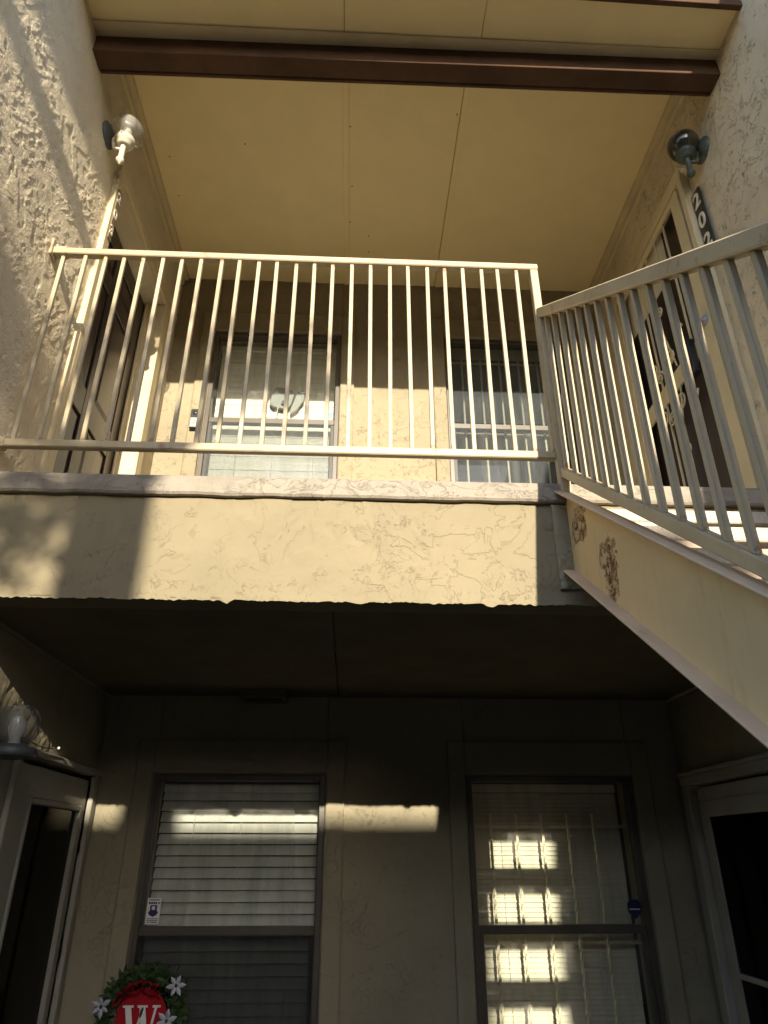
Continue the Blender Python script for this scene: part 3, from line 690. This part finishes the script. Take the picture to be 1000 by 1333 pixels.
# ------------------------------------------------------------------ wall lamps
def lamp(x, y, z, r, wallx, label, globemat, metal, bulbmat, collar=False):
    s = 1 if wallx < 0 else -1
    t = thing('wall_lamp', label, 'lamp', (wallx, y, z-.06), 'globe lamps on the side walls')
    can = MB(); can.lathe((wallx-s*.004, y, z-.03), [(.0, .0), (.066, .0), (.066, .012), (.056, .018), (.050, .026), (.032, .030), (.028, .038), (0, .042)], 28, (s, 0, 0))
    part('canopy', can, M['slate_metal'] if wallx < 0 else metal, t)
    if collar:
        c_ = MB(); c_.lathe((x, y, z-r), [(0, -.032), (.074, -.032), (.080, -.028), (.080, -.004), (.074, 0), (.050, .004), (.048, .012), (0, .012)], 32)
        part('fitter', c_, metal, t)
        part('arm', MB().box(min(wallx, x), max(wallx, x), y-.014, y+.014, z-r-.030, z-r-.006), metal, t, bevel=.003)
        g2 = MB(); g2.sphere((x, y, z), r, 32, 20, .62); part('globe', g2, globemat, t)
        b = MB(); b.lathe((x, y, z-r+.004), [(.018, 0), (.020, .030), (.028, .05), (.030, .068), (.024, .090), (.010, .104), (0, .106)], 20); part('bulb', b, bulbmat, t)
        return t
    part('arm', MB().tube([(wallx+s*.03, y, z-.035), (wallx+s*.05, y, z-r-.045), (x-s*.01, y, z-r-.05), (x, y, z-r-.03)], .009, 8), metal, t)
    f = MB(); f.lathe((x, y, z-r), [(.0, -.030), (.028, -.030), (.036, -.022), (.043, -.004), (.049, .0), (.050, .022), (.046, .022), (.040, .004), (0, .004)], 28)
    part('fitter', f, metal, t)
    st_ = MB(); st_.lathe((x, y, z-r), [(0, -.160), (.005, -.157), (.008, -.149), (.019, -.141), (.021, -.128), (.014, -.120), (.013, -.040), (.016, -.034), (.016, -.029)], 18)
    part('stem', st_, metal, t)
    a0 = math.asin(.045/r)
    gl = MB(); gl.sphere((x, y, z), r, 32, 20, a0); gl.sphere((x, y, z), r-.003, 32, 20, a0) if globemat != M['globe_smoky'] else None
    part('globe', gl, globemat, t)
    if bulbmat:
        b = MB(); b.lathe((x, y, z-r+.004), [(.014, 0), (.014, .030), (.020, .034), (.026, .055), (.027, .070), (.021, .090), (.010, .100), (0, .102)], 20)
        part('bulb', b, bulbmat, t)
        for q in range(3):
            a = q*2.094+.5; c = math.cos(a); d = math.sin(a)
            part('set_screw', MB().tube([(x+.046*c, y+.046*d, z-r+.012), (x+.058*c, y+.058*d, z-r+.012)], .004, 6), metal, t)
    return t
lamp(-1.205, 2.33, 3.292, .083, XL, 'clear glass globe lamp with a white bulb above the dark brown door', M['globe'], painted('antique_white_metal', (.55, .50, .38), .45, .3, .4, .15, (.10, .08, .05)), M['white'])
lamp(1.649, 2.26, 3.270, .078, XR, 'dark smoky globe lamp on verdigris metal above the security door', M['globe_smoky'], M['verdigris'], None)
lamp(-1.185, 2.58, .405, .076, XL, 'cloudy globe lamp with a pale bulb beside the ground floor storm door', M['globe_frost'], M['slate_metal'], M['white'], True)
cd = MB(); pts = [(-1.262, 2.80+.36*k/10, .400-.012*math.sin(math.pi*k/10)) for k in range(11)]; cd.tube(pts, .0022, 5)
lc = single('loose_cable', cd, M['black'], 'thin black cable pinned above the ground floor storm door', 'cable', (-1.262, 2.98, .39))
for k in (0, 10): part('pin', MB().sphere(Vector(pts[k])+Vector((.004, 0, .004)), .006, 10, 6), M['white'], lc)

# ------------------------------------------------------------------ house numbers
def text_part(s, size, mat, parent, loc, xdir, bold=.0):
    cu = bpy.data.curves.new('digit', 'FONT'); cu.body = s; cu.size = size; cu.extrude = .0015; cu.align_x = 'CENTER'; cu.align_y = 'CENTER'; cu.offset = bold; cu.resolution_u = 6
    o = link(bpy.data.objects.new('digit', cu)); bpy.context.view_layer.update()
    me = bpy.data.meshes.new_from_object(o.evaluated_get(bpy.context.evaluated_depsgraph_get()))
    bpy.data.objects.remove(o)
    x = Vector(xdir); z = Vector((0, 0, 1)); n_ = x.cross(z)
    me.transform(Matrix(((x.x, z.x, n_.x, 0), (x.y, z.y, n_.y, 0), (x.z, z.z, n_.z, 0), (0, 0, 0, 1))))
    me.materials.clear(); me.materials.append(mat)
    d = link(bpy.data.objects.new('digit', me)); d.parent = parent; d.location = Vector(loc)-root_base(parent); return d
hn = thing('house_number', 'upright dark plaque reading 202 beside the security door', 'sign', (1.735, 2.408, 2.655), 'house number plaques')
part('plaque', MB().box(1.727, 1.7375, 2.348, 2.424, 2.655, 3.085), M['black'], hn, bevel=.003)
for s, z in (('2', 3.015), ('0', 2.875), ('2', 2.735)): text_part(s, .128, M['pale'], hn, (1.7255, 2.386, z), (0, -1, 0), .002)
hn = thing('house_number', 'narrow plaque reading 203 on the casing of the brown door', 'sign', (-1.27, 2.531, 2.72), 'house number plaques')
part('plaque', MB().box(-1.2715, -1.2665, 2.520, 2.560, 2.76, 3.11), painted('plaque_tan', (.22, .17, .11), .6), hn, bevel=.002)
for s, z in (('2', 3.05), ('0', 2.935), ('3', 2.82)): text_part(s, .085, M['pale'], hn, (-1.2655, 2.540, z), (0, 1, 0), .002)

# ------------------------------------------------------------------ small things on the windows and walls
db = thing('doorbell', 'small black and silver video doorbell on the surround of the upper blind window', 'doorbell', (-1.058, 3.79, 2.45))
part('body', MB().box(-1.088, -1.028, 3.766, 3.792, 2.45, 2.60), M['black'], db, bevel=.006)
part('face_plate', MB().box(-1.084, -1.032, 3.760, 3.7655, 2.454, 2.528), M['galv'], db, bevel=.004)
part('lens', MB().lathe((-1.058, 3.7655, 2.566), [(.014, 0), (.014, .004), (.008, .005), (0, .006)], 16, (0, -1, 0)), M['black'], db)
part('button', MB().lathe((-1.058, 3.7598, 2.494), [(.013, 0), (.013, .003), (.009, .004), (.009, .002), (0, .002)], 16, (0, -1, 0)), M['grey'], db)
cm = thing('window_camera', 'pale grey camera with a square lens stuck inside the upper blind window', 'camera', (-.50, 3.895, 2.66))
M['grey_clear'] = painted('pale_grey_plastic', (.24, .245, .24), .4, 0, .4, .05)
q = MB(); c0 = Vector((-.522, 3.888, 2.79)); ang = R(14)
def rot2(dx, dz): return (c0.x + dx*math.cos(ang) - dz*math.sin(ang), c0.y, c0.z - dx*math.sin(ang)*1.0 + dz*math.cos(ang)) if False else (c0.x + dx*math.cos(ang) + dz*math.sin(ang), c0.y, c0.z - dx*math.sin(ang) + dz*math.cos(ang))
out = []
for k in range(28):
    a = 2*math.pi*k/28; ex = abs(math.cos(a))**.55*math.copysign(1, math.cos(a)); ez = abs(math.sin(a))**.55*math.copysign(1, math.sin(a))
    out.append(rot2(.075*ex, .085*ez))
q.poly(out, (0, .024, 0)); part('body', q, M['grey_clear'], cm, bevel=.006, seg=2)
q = MB(); q.poly([rot2(a, b) for a, b in ((.012, -.058), (.046, -.058), (.046, -.022), (.012, -.022))], (0, -.012, 0)); part('lens', q, M['slate_metal'], cm, bevel=.003)
q = MB(); q.poly([rot2(a, b) for a, b in ((.086, .075), (.135, .10), (.150, .02), (.125, -.07), (.098, -.105), (.082, -.09))], (0, .016, 0)); part('mount_plate', q, M['grey_clear'], cm, bevel=.004)
q = MB(); q.tube([Vector(rot2(.115+.022*math.cos(a), .095+.022*math.sin(a)))+Vector((0, -.004, 0)) for a in [2*math.pi*k/16 for k in range(17)]], .005, 6); part('clip_ring', q, M['white'], cm)
q = MB(); q.tube([rot2(-.0, -.085), rot2(.005, -.13), rot2(-.03, -.17), rot2(-.10, -.20)], .004, 6); part('cable', q, M['white'], cm)
tp = MB(); tp.box(-.645, -.612, 3.8685, 3.8695, 2.805, 2.84); single('tape', tp, painted('blue_tape', (.12, .32, .62), .6), 'scrap of blue tape on the glass left of the window camera', 'tape', (-.628, 3.869, 2.82))
tp = MB(); tp.box(-.195, -.17, 3.8685, 3.8695, 2.62, 2.665); single('tape', tp, M['sticker_blue'] if 'sticker_blue' in M else painted('faded_blue_tape', (.25, .42, .65), .6), 'scrap of blue tape at the right edge of the upper blind window', 'tape', (-.182, 3.869, 2.64))
sk = thing('sticker', 'white security sticker with a navy emblem on the ground floor blind window', 'sticker', (-.935, 3.8605, -.306))
def pz(mb, x0, x1, z0, z1, d): return mb.box(x0, x1, 3.8600-d, 3.8612-d, z0, z1)
part('sheet', pz(MB(), -.969, -.904, -.306, -.196, 0), M['white'], sk)
e_ = MB(); e_.poly([(-.953, 3.8590, -.226), (-.920, 3.8590, -.226), (-.920, 3.8590, -.248), (-.912, 3.8590, -.258), (-.921, 3.8590, -.268), (-.9365, 3.8590, -.275), (-.952, 3.8590, -.268), (-.961, 3.8590, -.258), (-.953, 3.8590, -.248)], (0, .0006, 0)); part('emblem', e_, M['navy'], sk)
part('emblem_square', pz(MB(), -.944, -.929, -.246, -.231, .0028), M['white'], sk)
pr = MB()
for z, h_, segs in ((-.204, .004, ((-.962, -.912),)), (-.217, .008, ((-.962, -.953), (-.951, -.942), (-.940, -.931), (-.929, -.922), (-.916, -.910))), (-.283, .003, ((-.963, -.948), (-.946, -.925), (-.923, -.910))), (-.291, .003, ((-.963, -.910),)), (-.298, .003, ((-.963, -.950), (-.945, -.912)))):
    for a, b in segs: pz(pr, a, b, z-h_/2, z+h_/2, .0014)
part('print', pr, M['navy'], sk)
sg = thing('security_sign', 'small blue shield shaped sign in the corner of the barred ground floor window', 'sign', (1.417, 3.8605, -.30))
o8 = [(1.384, -.225), (1.399, -.208), (1.437, -.208), (1.452, -.225), (1.452, -.262), (1.418, -.292), (1.384, -.262)]
part('board', MB().poly([(x, 3.857, z) for x, z in o8], (0, .003, 0)), M['blue'], sg)
part('band', MB().box(1.392, 1.444, 3.8556, 3.8569, -.252, -.247), M['white'], sg)
part('stake', MB().box(1.413, 1.422, 3.858, 3.861, -.313, -.2925), M['galv'], sg)
vt = thing('soffit_vent', 'small dark louvred vent where the soffit meets the back wall', 'vent', (-.465, 3.70, .72))
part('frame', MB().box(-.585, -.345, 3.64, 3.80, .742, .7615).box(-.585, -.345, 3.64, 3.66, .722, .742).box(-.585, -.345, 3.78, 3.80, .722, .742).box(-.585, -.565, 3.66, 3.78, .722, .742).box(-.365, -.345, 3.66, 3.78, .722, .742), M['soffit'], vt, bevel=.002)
for k in range(4): part('louvre', MB().bar((-.565, 3.675+.028*k, .735), (-.365, 3.675+.028*k, .735), .018, .003, (0, .5, 1)), M['dark_room'], vt)

# wreath with a red sign reading W
wc = Vector((-.905, 3.755, -.648))
wr = thing('wreath', 'green wreath with a red sign reading W and white poinsettias by the ground floor window', 'wreath', tuple(wc))
gm = MB()
for k in range(1500):
    a = random.uniform(0, 2*math.pi); rr = .155 + random.gauss(0, .020); y = wc.y + random.uniform(-.035, .03)
    p = Vector((wc.x+rr*math.cos(a), y, wc.z+rr*math.sin(a)))
    d = Vector((math.cos(a+random.uniform(-1.4, 1.4)), random.uniform(-.8, .2), math.sin(a+random.uniform(-1.4, 1.4)))).normalized()
    s_ = d.cross(Vector((random.uniform(-1, 1), random.uniform(-1, 1), random.uniform(-1, 1)))).normalized(); l_ = random.uniform(.018, .038); w_ = l_*.24
    gm.add([p, p+d*l_*.5+s_*w_, p+d*l_, p+d*l_*.5-s_*w_], [(0, 1, 2, 3)])
part('greenery', gm, M['garland'], wr, kind='stuff')
rg = MB(); rg.tube([(wc.x+.153*math.cos(a), wc.y, wc.z+.153*math.sin(a)) for a in [2*math.pi*k/40 for k in range(41)]], .016, 8); part('ring', rg, M['garland'], wr)
sg_ = MB(); sg_.poly([(wc.x+.008+.112*math.cos(a), wc.y-.030, wc.z-.01+.118*math.sin(a)) for a in [2*math.pi*k/36 for k in range(36)]], (0, .012, 0)); part('sign_board', sg_, M['red'], wr, 'round red board', bevel=.002)
rb_ = MB()
for k in range(9):
    a = R(58+k*10); c0 = Vector((wc.x+.135*math.cos(a), wc.y-.045, wc.z+.135*math.sin(a))); t_ = random.uniform(0, 6.28)
    pts = [c0+Vector((.026*math.cos(t_)*math.sin(v), -.014*math.sin(2*v), .022*math.sin(t_)*math.sin(v)+.018*math.cos(v)-.018)) for v in [2*math.pi*i/14 for i in range(15)]]
    for i in range(14):
        q0, q1 = pts[i], pts[i+1]; o_ = Vector((-.004, .011, .003)); rb_.add([q0-o_, q1-o_, q1+o_, q0+o_], [(0, 1, 2, 3)])
part('ribbon', rb_, M['red'], wr)
# the letter, thick and thin strokes with serifs
wl_ = MB(); zt = wc.z+.045; zb = wc.z-.10; x0 = wc.x-.072; yy = wc.y-.034
def stroke(xa, za, xb, zb_, wd): wl_.poly([(xa-wd/2, yy, za), (xa+wd/2, yy, za), (xb+wd/2, yy, zb_), (xb-wd/2, yy, zb_)], (0, .003, 0))
stroke(x0+.018, zt, x0+.050, zb, .026); stroke(x0+.085, zt, x0+.054, zb, .010); stroke(x0+.080, zt, x0+.110, zb, .026); stroke(x0+.142, zt, x0+.114, zb, .010)
for a, b in ((-.004, .042), (.060, .104), (.126, .160)): wl_.box(x0+a, x0+b, yy-.0006, yy+.0034, zt-.007, zt+.001)
part('letter', wl_, M['white'], wr, 'white serif letter W')
def flower(cx, cz, r, tilt):
    f0 = Vector((wc.x+cx, wc.y-.052, wc.z+cz)); hub = MB().sphere(f0, .008, 10, 6)
    fo = part('flower', hub, M['garland'], wr, 'white poinsettia')
    for k in range(6):
        a = 2*math.pi*k/6+tilt; d = Vector((math.cos(a), -.25+.12*math.sin(3*a), math.sin(a))).normalized(); s_ = Vector((-math.sin(a), 0, math.cos(a))); l_ = r*random.uniform(.85, 1.1)
        nrm = Vector((0, -1, 0))
        P_ = [f0, f0+d*l_*.3+s_*l_*.17, f0+d*l_*.6+s_*l_*.21, f0+d*l_, f0+d*l_*.6-s_*l_*.21, f0+d*l_*.3-s_*l_*.17, f0+d*l_*.32+nrm*.004, f0+d*l_*.62+nrm*.005]
        pm = MB(); pm.add(P_, [(0,1,6), (1,2,7,6), (2,3,7), (3,4,7), (4,5,6,7), (5,0,6)])
        part('petal', pm, M['petal'], fo)
flower(.125, -.008, .054, .35); flower(.150, .120, .045, .1); flower(-.165, .045, .045, .6); flower(-.185, -.075, .045, .2); flower(.05, -.16, .05, 0)

# ------------------------------------------------------------------ what stands behind the camera and shades the place
nb = thing('neighbouring_building', 'low building, walls darkened to cut bounced light, across the courtyard, behind the viewer', 'building', (-5, -11, GZ))
XE = 2.02; YN = -9.0; EV = 4.185
part('wall', MB().box(-14, XE, -14, YN, GZ, EV), M['added_siding'], nb)  # dark wall colour set to cut light bounced into the court
part('roof', MB().add([(-14.3, YN+.0, EV), (XE, YN+.0, EV), (XE, -14.4, EV), (-14.3, -14.4, EV), (-14.3, YN, EV+.12), (XE, YN, EV+.12), (XE, -14.4, EV+.12), (-14.3, -14.4, EV+.12), (-14.3, -11.5, EV+.6), (XE, -11.5, EV+.6)],
     [(0,3,2,1), (0,1,5,4), (2,3,7,6), (4,5,9,8), (6,7,8,9), (3,0,4,8,7), (1,2,6,9,5)]), M['tile_roof'], nb)
for x in (-11, -8, -5, -2, .4):
    for z in (-.7, 2.1): part('window', MB().box(x, x+1.0, YN-.02, YN+.03, z, z+1.3), M['black'], nb)
fh = thing('sky_blocker', 'added house-shaped block far behind the viewer that hides low sky in the gap', 'house', (7, -32, GZ))  # unseen block added to keep low sky out of the gap
part('wall', MB().box(.5, 14, -36, -28, GZ, 4.6), M['added_siding'], fh)
part('roof', MB().add([(0, -27.6, 4.6), (14.5, -27.6, 4.6), (14.5, -36.4, 4.6), (0, -36.4, 4.6), (.5, -32, 6.6), (14, -32, 6.6)], [(0,3,2,1), (0,1,5,4), (2,3,4,5), (3,0,4), (1,2,5)]), M['tile_roof'], fh)
for x in (2, 5.5, 9, 12): part('window', MB().box(x, x+1.2, -28.03, -27.98, 2.0, 3.4), M['black'], fh)
tr = thing('courtyard_tree', 'small broadleaf tree in the courtyard behind the viewer', 'tree', (0, -5, GZ))
tk = MB(); tk.tube([(-.12, -5, GZ), (-.13, -5, .2), (-.135, -5.02, 2.2), (-.135, -5, 3.5), (-.12, -5, 4.0)], [.18, .155, .148, .142, .08], 14)
for a, b in ((-.7, .5), (.6, .6), (-.25, .75), (.35, .3)): tk.tube([(-.13, -5, 3.4), (-.13+a*.5, -5+b*.2, 3.75), (-.13+a, -5-b*.3, 4.1)], [.06, .045, .02], 8)
part('trunk', tk, M['bark'], tr)
lf = MB()
for k in range(2600):
    cl = random.choice([(-.45, 3.30, .24), (-.62, 4.02, .36), (-.9, 4.05, .36), (-.62, 3.95, .36), (-.50, 3.55, .26), (-.35, 4.1, .30), (.05, 4.08, .34), (.4, 4.0, .30)])
    d = Vector((random.gauss(0, 1), random.gauss(0, 1), random.gauss(0, .75))).normalized()*cl[2]*random.random()**.4
    p = Vector((cl[0], -5, cl[1]))+d; a = Vector((random.uniform(-1, 1), random.uniform(-1, 1), random.uniform(-1, .4))).normalized()
    b = a.cross(Vector((random.uniform(-1, 1), random.uniform(-1, 1), random.uniform(-1, 1)))).normalized(); l_ = random.uniform(.05, .09)
    lf.add([p, p+a*l_*.5+b*l_*.3, p+a*l_, p+a*l_*.5-b*l_*.3], [(0, 1, 2, 3)])
part('crown', lf, M['leaf'], tr, kind='stuff')

# lift everything so that the courtyard ground is z = 0
for o in sc.objects:
    if o.parent is None: o.location.z -= GZ
